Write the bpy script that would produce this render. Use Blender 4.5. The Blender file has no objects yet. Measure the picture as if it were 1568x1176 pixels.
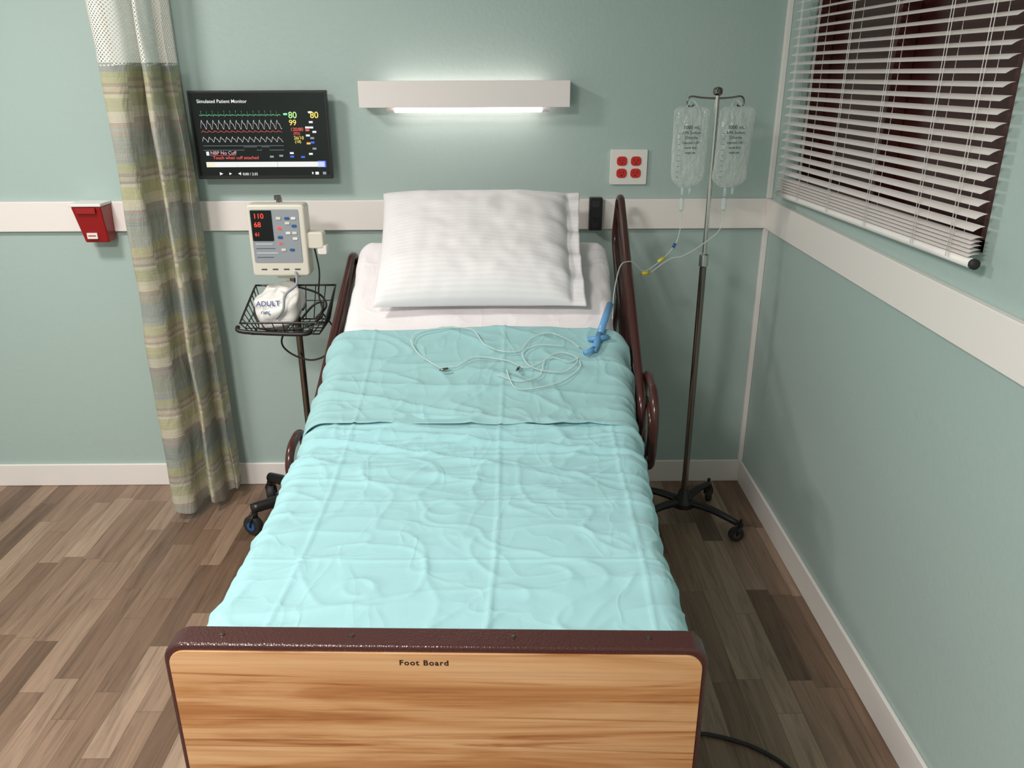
import bpy, bmesh, math, random
from mathutils import Vector, Matrix, noise
random.seed(7)
S = bpy.context.scene
COL = S.collection
try:
    S.view_settings.view_transform = 'Standard'
except Exception:
    pass

# ------------------------------------------------------------ helpers
def new_mat(name, color=(.8,.8,.8), rough=.5, metal=0., **kw):
    m = bpy.data.materials.new(name); m.use_nodes = True
    b = m.node_tree.nodes['Principled BSDF']
    b.inputs['Base Color'].default_value = (*color, 1)
    b.inputs['Roughness'].default_value = rough
    b.inputs['Metallic'].default_value = metal
    for k, v in kw.items():
        b.inputs[k.replace('_', ' ')].default_value = v
    return m

class NT:
    def __init__(s, m):
        s.t = m.node_tree; s.b = s.t.nodes['Principled BSDF']
        s.out = [n for n in s.t.nodes if n.type == 'OUTPUT_MATERIAL'][0]
    def n(s, typ, **kw):
        nd = s.t.nodes.new(typ)
        for k, v in kw.items(): setattr(nd, k, v)
        return nd
    def l(s, a, b): s.t.links.new(a, b)
    def math(s, op, a, b=None, c=None):
        nd = s.n('ShaderNodeMath', operation=op)
        for i, v in enumerate((a, b, c)):
            if v is None: continue
            if isinstance(v, (int, float)): nd.inputs[i].default_value = v
            else: s.l(v, nd.inputs[i])
        return nd.outputs[0]
    def ramp(s, fac, stops, interp='LINEAR'):
        r = s.n('ShaderNodeValToRGB'); cr = r.color_ramp; cr.interpolation = interp
        while len(cr.elements) < len(stops): cr.elements.new(.5)
        for e, (p, c) in zip(cr.elements, stops):
            e.position = p; e.color = (*c, 1)
        s.l(fac, r.inputs[0]); return r.outputs[0]
    def noise(s, vec, scale, detail=4, rough=.5, dist=0):
        nd = s.n('ShaderNodeTexNoise'); s.l(vec, nd.inputs['Vector'])
        nd.inputs['Scale'].default_value = scale; nd.inputs['Detail'].default_value = detail
        nd.inputs['Roughness'].default_value = rough; nd.inputs['Distortion'].default_value = dist
        return nd.outputs['Fac']
    def mapping(s, vec, scale=(1,1,1), loc=(0,0,0)):
        nd = s.n('ShaderNodeMapping'); s.l(vec, nd.inputs['Vector'])
        nd.inputs['Scale'].default_value = scale; nd.inputs['Location'].default_value = loc
        return nd.outputs[0]
    def coord(s, k='Object'): return s.n('ShaderNodeTexCoord').outputs[k]
    def bump(s, h, strength=.2, dist=.002):
        nd = s.n('ShaderNodeBump'); nd.inputs['Strength'].default_value = strength
        nd.inputs['Distance'].default_value = dist
        s.l(h, nd.inputs['Height']); s.l(nd.outputs[0], s.b.inputs['Normal']); return nd.outputs[0]
    def mix(s, fac, a, b, mode='MIX'):
        nd = s.n('ShaderNodeMix', data_type='RGBA', blend_type=mode)
        for i, v in ((0, fac), (6, a), (7, b)):
            if isinstance(v, (int, float)): nd.inputs[i].default_value = v
            elif isinstance(v, tuple): nd.inputs[i].default_value = (*v, 1)
            else: s.l(v, nd.inputs[i])
        return nd.outputs[2]

def mesh_obj(name, verts, faces, mat=None, parent=None, smooth=False):
    me = bpy.data.meshes.new(name); me.from_pydata([tuple(v) for v in verts], [], faces)
    me.update()
    bm = bmesh.new(); bm.from_mesh(me); bmesh.ops.recalc_face_normals(bm, faces=bm.faces); bm.to_mesh(me); bm.free()
    o = bpy.data.objects.new(name, me); COL.objects.link(o)
    if mat: me.materials.append(mat)
    if parent: o.parent = parent
    if smooth:
        for p in me.polygons: p.use_smooth = True
    return o

def empty(name, loc=(0,0,0), rot=(0,0,0)):
    e = bpy.data.objects.new(name, None); e.location = loc; e.rotation_euler = rot
    e.empty_display_size = .1; COL.objects.link(e); return e

def bevel(o, w, seg=2, smooth=True):
    md = o.modifiers.new('bev', 'BEVEL'); md.width = w; md.segments = seg; md.limit_method = 'ANGLE'
    if smooth:
        for p in o.data.polygons: p.use_smooth = True
        md.harden_normals = True
    return o

def box(name, x0, x1, y0, y1, z0, z1, mat, parent=None, bev=0):
    v = [(x, y, z) for x in (x0, x1) for y in (y0, y1) for z in (z0, z1)]
    f = [(0,1,3,2),(4,6,7,5),(0,4,5,1),(2,3,7,6),(0,2,6,4),(1,5,7,3)]
    o = mesh_obj(name, v, f, mat, parent)
    if bev: bevel(o, bev)
    return o

def catmull(pts, sub=6, cyclic=False):
    P = [Vector(p) for p in pts]; n = len(P); out = []
    rng = n if cyclic else n-1
    for i in range(rng):
        if cyclic: p0,p1,p2,p3 = P[i-1],P[i],P[(i+1)%n],P[(i+2)%n]
        else: p0,p1,p2,p3 = P[max(i-1,0)],P[i],P[i+1],P[min(i+2,n-1)]
        for k in range(sub):
            t = k/sub
            out.append(.5*((2*p1)+(p2-p0)*t+(2*p0-5*p1+4*p2-p3)*t*t+(3*p1-p0-3*p2+p3)*t**3))
    if not cyclic: out.append(P[-1])
    return out

def tube_geo(pts, r, cyclic=False, seg=10):
    P = [Vector(p) for p in pts]; n = len(P); verts = []; faces = []
    if isinstance(r, (list, tuple)) and len(r) != n:
        q = []
        for i in range(n):
            f_ = i/(n-1)*(len(r)-1); k_ = min(int(f_), len(r)-2); q.append(r[k_]+(r[k_+1]-r[k_])*(f_-k_))
        r = q
    tang = []
    for i in range(n):
        a = P[(i-1) % n] if (cyclic or i > 0) else P[i]
        b = P[(i+1) % n] if (cyclic or i < n-1) else P[i]
        t = (b-a); t = t.normalized() if t.length > 1e-9 else Vector((0,0,1)); tang.append(t)
    up = Vector((0,0,1)) if abs(tang[0].z) < .9 else Vector((1,0,0))
    nrm = (up - tang[0]*up.dot(tang[0])).normalized()
    for i in range(n):
        t = tang[i]; nrm = (nrm - t*nrm.dot(t)).normalized(); bn = t.cross(nrm)
        rr = r[i] if isinstance(r, (list, tuple)) else r
        for k in range(seg):
            a = 2*math.pi*k/seg
            verts.append(P[i] + nrm*math.cos(a)*rr + bn*math.sin(a)*rr)
    for i in range(n if cyclic else n-1):
        j = (i+1) % n
        for k in range(seg):
            l = (k+1) % seg
            faces.append((i*seg+k, i*seg+l, j*seg+l, j*seg+k))
    if not cyclic:
        faces.append(tuple(range(seg))[::-1]); faces.append(tuple((n-1)*seg+k for k in range(seg)))
    return verts, faces

def tube(name, pts, r, mat, parent=None, cyclic=False, sub=0, seg=10):
    if sub: pts = catmull(pts, sub, cyclic)
    v, f = tube_geo(pts, r, cyclic, seg)
    return mesh_obj(name, v, f, mat, parent, True)

def multi(name, geos, mat, parent=None, smooth=True):
    V = []; F = []
    for v, f in geos:
        o = len(V); V += list(v); F += [tuple(i+o for i in ff) for ff in f]
    return mesh_obj(name, V, F, mat, parent, smooth)

def lathe_geo(profile, origin, axis=(0,0,1), seg=24):
    ax = Vector(axis).normalized()
    up = Vector((1,0,0)) if abs(ax.x) < .9 else Vector((0,1,0))
    e1 = (up-ax*up.dot(ax)).normalized(); e2 = ax.cross(e1); o = Vector(origin)
    V = []; F = []
    for r, h in profile:
        for k in range(seg):
            a = 2*math.pi*k/seg
            V.append(o+ax*h+e1*math.cos(a)*r+e2*math.sin(a)*r)
    for i in range(len(profile)-1):
        for k in range(seg):
            l = (k+1) % seg
            F.append((i*seg+k, i*seg+l, (i+1)*seg+l, (i+1)*seg+k))
    F.append(tuple(range(seg))[::-1]); F.append(tuple((len(profile)-1)*seg+k for k in range(seg)))
    return V, F
def lathe(name, profile, origin, mat, parent=None, axis=(0,0,1), seg=24, smooth=True):
    v, f = lathe_geo(profile, origin, axis, seg)
    o = mesh_obj(name, v, f, mat, parent, smooth)
    if smooth:
        md = o.modifiers.new('es', 'EDGE_SPLIT'); md.split_angle = math.radians(35)
    return o

def rrect(cx, cz, w, h, r, n=6):
    pts = []
    for sx, sz, a0 in ((1,1,0),(-1,1,90),(-1,-1,180),(1,-1,270)):
        for k in range(n+1):
            a = math.radians(a0+90*k/n)
            pts.append((cx+sx*(w/2-r)+math.cos(a)*r, cz+sz*(h/2-r)+math.sin(a)*r))
    return pts
def slabY(name, outline, y0, y1, mat, parent=None, bev=0):
    n = len(outline)
    V = [(x, y0, z) for x, z in outline]+[(x, y1, z) for x, z in outline]
    F = [tuple(range(n)), tuple(range(n, 2*n))[::-1]]
    F += [(i, (i+1) % n, (i+1) % n+n, i+n) for i in range(n)]
    o = mesh_obj(name, V, F, mat, parent)
    if bev: bevel(o, bev)
    return o

def text(name, body, size, loc, mat, parent=None, bold=0., align='LEFT', rot=(math.pi/2,0,0), ext=0.0003, sx=1., sp=1.):
    cu = bpy.data.curves.new(name, 'FONT'); cu.body = body; cu.size = size
    cu.align_x = align; cu.extrude = ext; cu.offset = bold; cu.space_character = sp
    o = bpy.data.objects.new(name, cu); COL.objects.link(o)
    bpy.context.view_layer.update()
    dg = bpy.context.evaluated_depsgraph_get()
    me = bpy.data.meshes.new_from_object(o.evaluated_get(dg))
    bpy.data.objects.remove(o)
    ob = bpy.data.objects.new(name, me); COL.objects.link(ob)
    me.materials.clear(); me.materials.append(mat)
    ob.location = loc; ob.rotation_euler = rot; ob.scale = (sx, 1, 1)
    if parent: ob.parent = parent
    return ob

def emis(name, c, s=1.):
    m = new_mat(name, (0,0,0), .5)
    b = m.node_tree.nodes['Principled BSDF']
    b.inputs['Emission Color'].default_value = (*c, 1); b.inputs['Emission Strength'].default_value = s
    return m

# ------------------------------------------------------------ materials
M_wall = new_mat('wall_paint_sage', (.43,.54,.51), .42)
t = NT(M_wall); co = t.coord()
t.l(t.mix(t.noise(co, 1.2, 3), (.415,.530,.505), (.440,.555,.530)), t.b.inputs['Base Color'])
t.bump(t.noise(co, 55, 3, .55), .35, .0025)
M_trim = new_mat('trim_white', (.90,.85,.82), .38)
t = NT(M_trim); t.bump(t.noise(t.coord(), 30, 3), .1, .001)
M_ceil = new_mat('ceiling_white', (.85,.85,.84), .8)
t = NT(M_ceil); t.bump(t.noise(t.coord(), 80, 3), .3, .002)

M_floor = new_mat('floor_vinyl_plank', (.3,.2,.13), .38)
t = NT(M_floor); co = t.coord()
sp = t.n('ShaderNodeSeparateXYZ'); t.l(co, sp.inputs[0]); X, Y = sp.outputs[0], sp.outputs[1]
PW, PL = .078, .46
row = t.math('FLOOR', t.math('DIVIDE', X, PW))
wn = t.n('ShaderNodeTexWhiteNoise', noise_dimensions='1D'); t.l(row, wn.inputs['W'])
yy = t.math('ADD', t.math('DIVIDE', Y, PL), t.math('MULTIPLY', wn.outputs['Value'], 7.3))
colm = t.math('FLOOR', yy)
cb = t.n('ShaderNodeCombineXYZ'); t.l(row, cb.inputs[0]); t.l(colm, cb.inputs[1])
wn2 = t.n('ShaderNodeTexWhiteNoise', noise_dimensions='3D'); t.l(cb.outputs[0], wn2.inputs['Vector'])
rnd = wn2.outputs['Value']
base = t.ramp(rnd, [(0,(.130,.078,.050)),(.3,(.200,.124,.083)),(.65,(.275,.182,.126)),(1,(.39,.28,.205))])
gv = t.n('ShaderNodeCombineXYZ'); t.l(t.math('MULTIPLY', X, 30), gv.inputs[0]); t.l(t.math('MULTIPLY', Y, 1.8), gv.inputs[1]); t.l(t.math('MULTIPLY', rnd, 40), gv.inputs[2])
g = t.noise(gv.outputs[0], 1.3, 8, .68, 1.0)
g2 = t.ramp(g, [(.28,(.48,.44,.41)),(.46,(.90,.88,.86)),(.7,(1.24,1.22,1.2))])
c = t.mix(1., base, g2, 'MULTIPLY')
fx = t.math('FRACT', t.math('DIVIDE', X, PW)); fy = t.math('FRACT', yy)
ex = t.math('MINIMUM', fx, t.math('SUBTRACT', 1, fx)); ey = t.math('MULTIPLY', t.math('MINIMUM', fy, t.math('SUBTRACT', 1, fy)), PL/PW)
e = t.math('LESS_THAN', t.math('MINIMUM', ex, ey), .014)
c = t.mix(t.math('MULTIPLY', e, .5), c, (.06,.035,.02))
t.l(c, t.b.inputs['Base Color'])
t.bump(g, .12, .001)

M_brown = new_mat('hammered_brown_paint', (.060,.019,.017), .28)
t = NT(M_brown); co = t.coord(); v = t.n('ShaderNodeTexVoronoi'); t.l(co, v.inputs['Vector']); v.inputs['Scale'].default_value = 260
t.bump(v.outputs['Distance'], .5, .0012)
M_brownrail = new_mat('brown_gloss_rail', (.055,.016,.013), .22)
M_wood = new_mat('footboard_wood', (.7,.4,.2), .33)
t = NT(M_wood); co = t.coord()
w1 = t.noise(t.mapping(co, (.75,1,7)), 2.0, 5, .5, 1.2)
c1 = t.ramp(w1, [(.30,(.33,.125,.04)),(.42,(.45,.205,.078)),(.50,(.55,.295,.135)),(.60,(.62,.355,.178)),(.75,(.65,.40,.22))])
w3 = t.noise(t.mapping(co, (.7,1,26), (3,0,0)), 1.5, 4, .6, 1.5)
c3 = t.ramp(w3, [(.32,(.62,.45,.33)),(.44,(1,1,1))])
w2 = t.noise(t.mapping(co, (1.6,1,130)), 1.6, 5, .6, .4)
c2 = t.ramp(w2, [(.3,(.84,.80,.75)),(.55,(1,1,1)),(.75,(1.05,1.05,1.03))])
t.l(t.mix(1., t.mix(1., c1, c2, 'MULTIPLY'), c3, 'MULTIPLY'), t.b.inputs['Base Color'])

def cloth(name, col, crease=.5, sheen=.12):
    m = new_mat(name, col, .85); t = NT(m); co = t.coord()
    t.b.inputs['Sheen Weight'].default_value = sheen
    k = t.noise(co, 3.0, 3)
    t.l(t.mix(k, tuple(x*.95 for x in col), tuple(min(1, x*1.05) for x in col)), t.b.inputs['Base Color'])
    r1 = t.math('ABSOLUTE', t.math('SUBTRACT', t.noise(t.mapping(co, (.8,1.5,1)), 4.0, 2, .45, .6), .5))
    r1 = t.math('POWER', t.math('SUBTRACT', 1, t.math('MINIMUM', t.math('MULTIPLY', r1, 14), 1)), 1.4)
    r2 = t.math('ABSOLUTE', t.math('SUBTRACT', t.noise(t.mapping(co, (1.5,.9,1), (4,2,1)), 6, 2, .45, .5), .5))
    r2 = t.math('POWER', t.math('SUBTRACT', 1, t.math('MINIMUM', t.math('MULTIPLY', r2, 14), 1)), 1.4)
    h = t.math('ADD', t.math('MULTIPLY', r1, .6), t.math('MULTIPLY', r2, .4))
    h = t.math('ADD', h, t.math('MULTIPLY', t.noise(co, 14, 4), .7))
    t.bump(h, crease, .006)
    return m
M_aqua = cloth('aqua_sheet_cotton', (.335,.600,.635), .42)
M_aqua2 = cloth('aqua_sheet_cotton_fold', (.315,.550,.568), .5)
M_white = cloth('white_sheet_cotton', (.86,.82,.84), .4)
M_pillow = new_mat('pillow_sateen_stripe', (.8,.8,.82), .7); t = NT(M_pillow)
sp = t.n('ShaderNodeSeparateXYZ'); t.l(t.coord('UV'), sp.inputs[0])
st = t.math('GREATER_THAN', t.math('FRACT', t.math('MULTIPLY', sp.outputs[1], 34)), .5)
t.l(t.mix(st, (.825,.80,.825), (.86,.835,.855)), t.b.inputs['Base Color'])
t.bump(t.noise(t.coord(), 12, 4), .35, .006)
M_black = new_mat('black_plastic', (.012,.012,.013), .35)
M_rubber = new_mat('black_rubber', (.02,.02,.02), .6)
M_screen = new_mat('screen_glass', (.004,.004,.005), .15)
M_chrome = new_mat('chrome', (.62,.60,.57), .16, 1.)
M_dchrome = new_mat('pole_dark_chrome', (.24,.21,.19), .2, 1.)
M_beige = new_mat('monitor_beige_plastic', (.72,.69,.60), .4)
M_greypan = new_mat('monitor_grey_panel', (.30,.33,.37), .45)
M_whitepl = new_mat('white_plastic', (.84,.82,.78), .35)
M_red = new_mat('red_plastic', (.62,.02,.015), .35)
M_redbox = new_mat('red_box_plastic', (.32,.008,.010), .3)
M_darkslot = new_mat('slot_dark', (.05,.0,.0), .6)
M_blue = new_mat('caster_blue', (.02,.10,.30), .35)
M_ltblue = new_mat('light_blue_plastic', (.20,.50,.88), .25); M_ltblue.node_tree.nodes['Principled BSDF'].inputs['Transmission Weight'].default_value = .3
M_yellow = new_mat('yellow_connector', (.75,.6,.05), .4)
M_fix = new_mat('fixture_white_metal', (.86,.80,.79), .4)
M_blind = new_mat('blind_slat_white', (.95,.91,.89), .4)
M_wireblk = new_mat('basket_wire', (.06,.06,.06), .3, .8)

def clear(name, tint=(.9,.95,.95), dens=.22, bump_=0., facing=.65):
    m = new_mat(name, tint, .08); t = NT(m)
    tr = t.n('ShaderNodeBsdfTransparent'); tr.inputs[0].default_value = (.96,.98,.97,1)
    mx = t.n('ShaderNodeMixShader'); lw = t.n('ShaderNodeLayerWeight'); lw.inputs[0].default_value = .35
    if bump_:
        nr = t.bump(t.noise(t.mapping(t.coord(), (1.3,1,.7)), 26, 2, .45, 1.6), bump_, .012); t.l(nr, lw.inputs['Normal'])
    f = t.math('MINIMUM', t.math('ADD', t.math('MULTIPLY', lw.outputs['Facing'], facing), dens), 1.)
    t.l(f, mx.inputs[0]); t.l(tr.outputs[0], mx.inputs[1]); t.l(t.b.outputs[0], mx.inputs[2])
    t.l(mx.outputs[0], t.out.inputs[0]); return m
M_tubing = clear('clear_tubing', (.75,.85,.85), .35)
M_bag = clear('iv_bag_clear_vinyl', (.86,.90,.87), .20, .7, .95)
M_bag.node_tree.nodes['Principled BSDF'].inputs['Coat Weight'].default_value = 1.
M_bag.node_tree.nodes['Principled BSDF'].inputs['Specular IOR Level'].default_value = 1.
M_seam = clear('iv_bag_seam', (.80,.86,.84), .35, 0, .6)

# ------------------------------------------------------------ room
CX = 1.06; BY = 3.25; LX = -2.9; FY = -1.8; CZ = 2.7
box('floor', LX-.1, CX+.25, FY-.1, BY+.1, -.1, 0, M_floor)
box('ceiling', LX-.1, CX+.25, FY-.1, BY+.1, CZ, CZ+.1, M_ceil)
box('wall_back', LX-.1, CX+.25, BY, BY+.1, 0, CZ, M_wall)
box('wall_left', LX-.1, LX, FY, BY, 0, CZ, M_wall)
box('wall_front', LX-.1, CX+.25, FY-.1, FY, 0, CZ, M_wall)
WY0, WY1, WZ0, WZ1 = 1.76, 2.99, 1.365, 2.38
wr = empty('wall_right')
box('panel_low', CX, CX+.15, FY, BY, 0, WZ0, M_wall, wr)
box('panel_high', CX, CX+.15, FY, BY, WZ1, CZ, M_wall, wr)
box('panel_near', CX, CX+.15, FY, WY0, WZ0, WZ1, M_wall, wr)
box('panel_far', CX, CX+.15, WY1, BY, WZ0, WZ1, M_wall, wr)
M_glass = new_mat('window_dark_glass', (.060,.010,.009), .25)
M_wframe = new_mat('window_frame_brown', (.075,.016,.013), .4)
win = empty('window_1')
box('pane', CX+.06, CX+.07, WY0, WY1, WZ0, WZ1, M_glass, win)
for n_, a in (('frame_far',(WY1-.03,WY1,WZ0,WZ1)),('frame_near',(WY0,WY0+.03,WZ0,WZ1)),('frame_sill',(WY0,WY1,WZ0,WZ0+.03)),('frame_head',(WY0,WY1,WZ1-.03,WZ1)),('frame_meeting',(2.36,2.39,WZ0,WZ1))):
    box(n_, CX+.005, CX+.06, *a, M_wframe, win, .003)
# trim
ZR0, ZR1 = 1.15, 1.268
box('trim_1', LX, CX, BY-.02, BY, ZR0, ZR1, M_trim, None, .003)
box('trim_2', CX-.02, CX, FY, BY-.02, ZR0, ZR1, M_trim, None, .003)
box('baseboard_back', LX, CX, BY-.013, BY, 0, .106, M_trim, None, .004)
box('baseboard_right', CX-.013, CX, FY, BY-.013, 0, .106, M_trim, None, .004)
box('baseboard_left', LX, LX+.013, FY, BY-.013, 0, .106, M_trim, None, .004)
box('trim_3', CX-.020, CX, BY-.020, BY, .106, ZR0, M_trim, None, .003)
box('trim_4', CX-.020, CX, BY-.020, BY, ZR1, CZ, M_trim, None, .003)
box('trim_5', -1.285, -1.222, BY-.015, BY, ZR1, CZ, M_trim, None, .003)

# ------------------------------------------------------------ blinds
bl = empty('window_blinds')
BX = 1.018; Y0, Y1 = 1.72, 3.04
def zt(y, z):   # slight droop of the bottom towards the far end
    k = max(0, 1-(z-1.33)/.5)
    return z + (-.018+.036*(Y1-y)/(Y1-Y0))*k
geos = []
zs = []
z = 1.352
for i in range(5): zs.append((z, 12)); z += .0095
z += .012
while z < 2.40: zs.append((z, 24)); z += .0275
for z, tilt in zs:
    tl = math.radians(tilt); V = []; F = []
    ny = 12
    for j in range(ny+1):
        y = Y0+(Y1-Y0)*j/ny
        for k in range(4):
            s = -1+2*k/3
            xx = BX + s*.0135*math.cos(tl); zz = zt(y, z) + s*.0135*math.sin(tl) + .0018*(1-s*s)
            V.append((xx, y, zz))
    for j in range(ny):
        for k in range(3): F.append((j*4+k, j*4+k+1, j*4+k+5, j*4+k+4))
    geos.append((V, F))
multi('slats', geos, M_blind, bl)
rail = [(BX, Y0-.004+ (Y1-Y0+.008)*k/8, zt(Y0+(Y1-Y0)*k/8, 1.334)) for k in range(9)]
tube('bottom_rail', rail, .011, M_blind, bl, seg=12)
tube('rail_end_cap', [rail[0], (BX, Y0-.012, rail[0][2])], .012, M_rubber, bl)
box('head_rail', BX-.02, BX+.028, Y0, Y1, 2.41, 2.45, M_blind, bl, .003)
cords = []
for y in (1.80, 1.97, 2.25, 2.53, 2.80, 2.97):
    for dx in (-.0145, .0145):
        for dy in ((-.006, .006) if dx < 0 else (0,)):
            cords.append(tube_geo([(BX+dx, y+dy, zt(y, 1.335)), (BX+dx, y+dy, 2.41)], .0009, seg=5))
multi('ladder_cords', cords, M_blind, bl)

# ------------------------------------------------------------ television
tv = empty('wall_television')
TX0, TX1, TZ0, TZ1 = -1.176, -.662, 1.361, 1.680; TY = 3.165
box('bezel', TX0, TX1, TY, TY+.03, TZ0, TZ1, M_black, tv, .003)
box('back_housing', TX0+.08, TX1-.08, TY+.03, TY+.05, TZ0+.06, TZ1-.06, M_black, tv, .004)
box('wall_mount', -.98, -.86, TY+.05, BY, 1.46, 1.58, M_black, tv)
box('screen', TX0+.008, TX1-.008, TY-.001, TY+.002, TZ0+.014, TZ1-.008, M_screen, tv)
def U(u): return TX0+(TX1-TX0)*u
def W(v): return TZ1-(TZ1-TZ0)*v
E_w = emis('scr_white', (.9,.9,.9), 1.); E_g = emis('scr_green', (.25,.95,.45), 1.); E_r = emis('scr_red', (.9,.12,.10), 1.)
E_y = emis('scr_yellow', (.95,.8,.15), 1.); E_b = emis('scr_blue', (.05,.15,.8), 1.); E_p = emis('scr_pink', (.85,.55,.6), .8); E_lg = emis('scr_limegreen', (.55,.95,.35), 1.)
E_gr = emis('scr_grey', (.35,.4,.42), .8); E_or = emis('scr_orange', (.95,.55,.1), 1.)
ys = TY-.0015
def wave(name, fn, u0, u1, v0, amp, mat, n=400, th=.0011):
    V = []; F = []
    for i in range(n+1):
        u = u0+(u1-u0)*i/n; zz = W(v0)+fn((u-u0)/(u1-u0))*amp; x = U(u)
        sl = (fn(min(1,(i+1)/n))-fn(i/n))*amp/((u1-u0)*(TX1-TX0)/n)
        h = th*.5*min(3.5, math.sqrt(1+sl*sl))
        V += [(x, ys, zz-h), (x, ys, zz+h)]
    for i in range(n): F.append((2*i, 2*i+2, 2*i+3, 2*i+1))
    mesh_obj(name, V, F, mat, tv)
def ecg(t_):
    p = (t_*14) % 1
    return (1. if .30 < p < .36 else 0)-(0.25 if .36 < p < .42 else 0)+.18*math.exp(-((p-.7)/.06)**2)
def pleth(t_):
    p = (t_*14) % 1
    return (p/.25 if p < .25 else max(0, 1-(p-.25)/.6))+.12*math.sin(p*12)
def art(t_):
    p = (t_*14) % 1
    return math.exp(-((p-.3)/.12)**2)+.5*math.exp(-((p-.6)/.1)**2)
def resp(t_):
    return 1. if (.5 < t_ < .66 or .72 < t_ < .82) else 0.
wave('ecg_trace', ecg, .07, .66, .27, .014, E_g)
wave('pleth_trace', pleth, .07, .66, .415, .028, E_w)
wave('pressure_trace', art, .07, .66, .46, .006, E_r)
wave('art_trace', pleth, .07, .66, .565, .016, E_w)
wave('flat_trace', lambda a: 0., .07, .66, .615, .016, E_gr)
wave('co2_trace', resp, .07, .66, .665, .012, E_gr)
T = lambda n_, b_, s_, u, v, m_, bo=.0: text(n_, b_, s_, (U(u), ys-.0004, W(v)), m_, tv, bo*.5)
T('title', 'Simulated Patient Monitor', .0175, .065, .135, E_w, .0001)
T('hr', '80', .032, .715, .305, E_lg, .0006); T('hr2', '80', .032, .872, .305, E_y, .0006)
T('spo2', '99', .028, .715, .385, E_y, .0005)
T('bp', '120/80', .0175, .72, .45, E_r, .0002); T('bpm', '(93)', .0155, .74, .495, E_r, .0001)
T('pa', '26/10', .0165, .74, .545, E_y, .0001); T('pam', '(18)', .0145, .745, .585, E_y, .0001)
T('nbp', 'NBP No Cuff', .018, .115, .715, E_p, .0001); T('touch', 'Touch when cuff attached', .0165, .13, .768, E_r, .0)
T('time', '0:00 / 2:35', .0135, .335, .955, E_w, .0001)
def R(n_, u0, u1, v0, v1, m_): box(n_, U(u0), U(u1), ys, ys+.0008, W(v1), W(v0), m_, tv)
R('bar_white', .075, .95, .80, .86, E_w); R('bar_yellow', .075, .135, .80, .86, E_y); R('bar_blue', .90, .96, .79, .865, E_b)
R('bar_sep', .30, .303, .80, .86, E_gr); R('bar_sep2', .6, .603, .80, .86, E_gr)
R('alarm', .085, .105, .68, .725, E_w); R('alarmred', .108, .30, .725, .728, E_r)
for k, (a, b, c_) in enumerate(((.83,.40,E_w),(.83,.43,E_r),(.86,.34,E_w),(.83,.49,E_w),(.86,.52,E_gr),(.83,.58,E_or),(.86,.57,E_b),(.68,.25,E_g),(.70,.73,E_b),(.78,.735,E_b),(.70,.69,E_w),(.84,.70,E_w),(.86,.23,E_w),(.87,.64,E_gr),(.55,.73,E_gr),(.62,.72,E_gr),(.86,.40,E_w),(.88,.45,E_w))):
    R('tick%d' % k, a, a+.028, b, b+.022, c_)
R('pause', .85, .86, .92, .945, E_w); R('caption', .875, .90, .918, .95, E_w); R('full', .93, .955, .918, .95, E_gr)
mesh_obj('play', [(U(.165), ys, W(.918)), (U(.165), ys, W(.955)), (U(.19), ys, W(.936))], [(0,1,2)], E_w, tv)
mesh_obj('next', [(U(.235), ys, W(.922)), (U(.235), ys, W(.952)), (U(.255), ys, W(.936))], [(0,1,2)], E_w, tv)
mesh_obj('vol', [(U(.30), ys, W(.936)), (U(.322), ys, W(.955)), (U(.322), ys, W(.918))], [(0,1,2)], E_w, tv)

# ------------------------------------------------------------ overbed light
lf = empty('overbed_wall_light')
LX0, LX1 = -.540, .242
box('housing_front', LX0, LX1, 3.150, 3.160, 1.618, 1.712, M_fix, lf, .002)
box('end_cap_a', LX0, LX0+.006, 3.16, BY, 1.622, 1.710, M_fix, lf)
box('end_cap_b', LX1-.006, LX1, 3.16, BY, 1.622, 1.710, M_fix, lf)
box('shelf', LX0+.006, LX1-.006, 3.16, BY, 1.655, 1.660, M_fix, lf)
E_t = emis('lamp_tube_glow', (1.,.84,.80), 7.); E_tu = emis('lamp_tube_glow_up', (1.,.84,.80), 5.)
lathe('lamp_tube', [(.013,0),(.013,.55)], (-.412, 3.185, 1.612), E_t, lf, (1,0,0), 16)
lathe('tube_socket_a', [(.010,0),(.010,.03)], (-.442, 3.185, 1.612), M_fix, lf, (1,0,0), 16)
lathe('tube_socket_b', [(.010,0),(.010,.03)], (.138, 3.185, 1.612), M_fix, lf, (1,0,0), 16)
lathe('uplight_tube', [(.010,0),(.010,.60)], (-.45, 3.205, 1.688), E_tu, lf, (1,0,0), 16)

# ------------------------------------------------------------ red outlet
ol = empty('emergency_outlet')
slabY('face_plate', rrect(.484, 1.391, .145, .134, .006), BY-.012, BY, M_whitepl, ol, .002)
for i, dx in enumerate((-.0275, .0275)):
    for j, dz in enumerate((-.023, .023)):
        slabY('receptacle_%d%d' % (i, j), rrect(.484+dx, 1.391+dz, .040, .035, .013), BY-.016, BY-.010, M_red, ol, .001)
        for s in (-.007, .007):
            box('slot', .484+dx+s-.0012, .484+dx+s+.0012, BY-.0165, BY-.015, 1.391+dz-.001, 1.391+dz+.008, M_darkslot, ol)
        lathe('ground', [(.003,0),(.003,.001)], (.484+dx, BY-.0165, 1.391+dz-.008), M_darkslot, ol, (0,1,0), 10)
    lathe('screw', [(.003,0),(.003,.0015)], (.484+dx, BY-.0135, 1.391), M_whitepl, ol, (0,1,0), 10)
# black power strip on the chair rail
ps = empty('bed_power_outlet')
slabY('housing', rrect(.357, 1.215, .052, .128, .005), BY-.055, BY-.02, M_black, ps, .003)
for k in range(3):
    slabY('socket_%d' % k, rrect(.357, 1.175+.04*k, .03, .026, .008), BY-.058, BY-.054, M_rubber, ps, .001)

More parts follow.
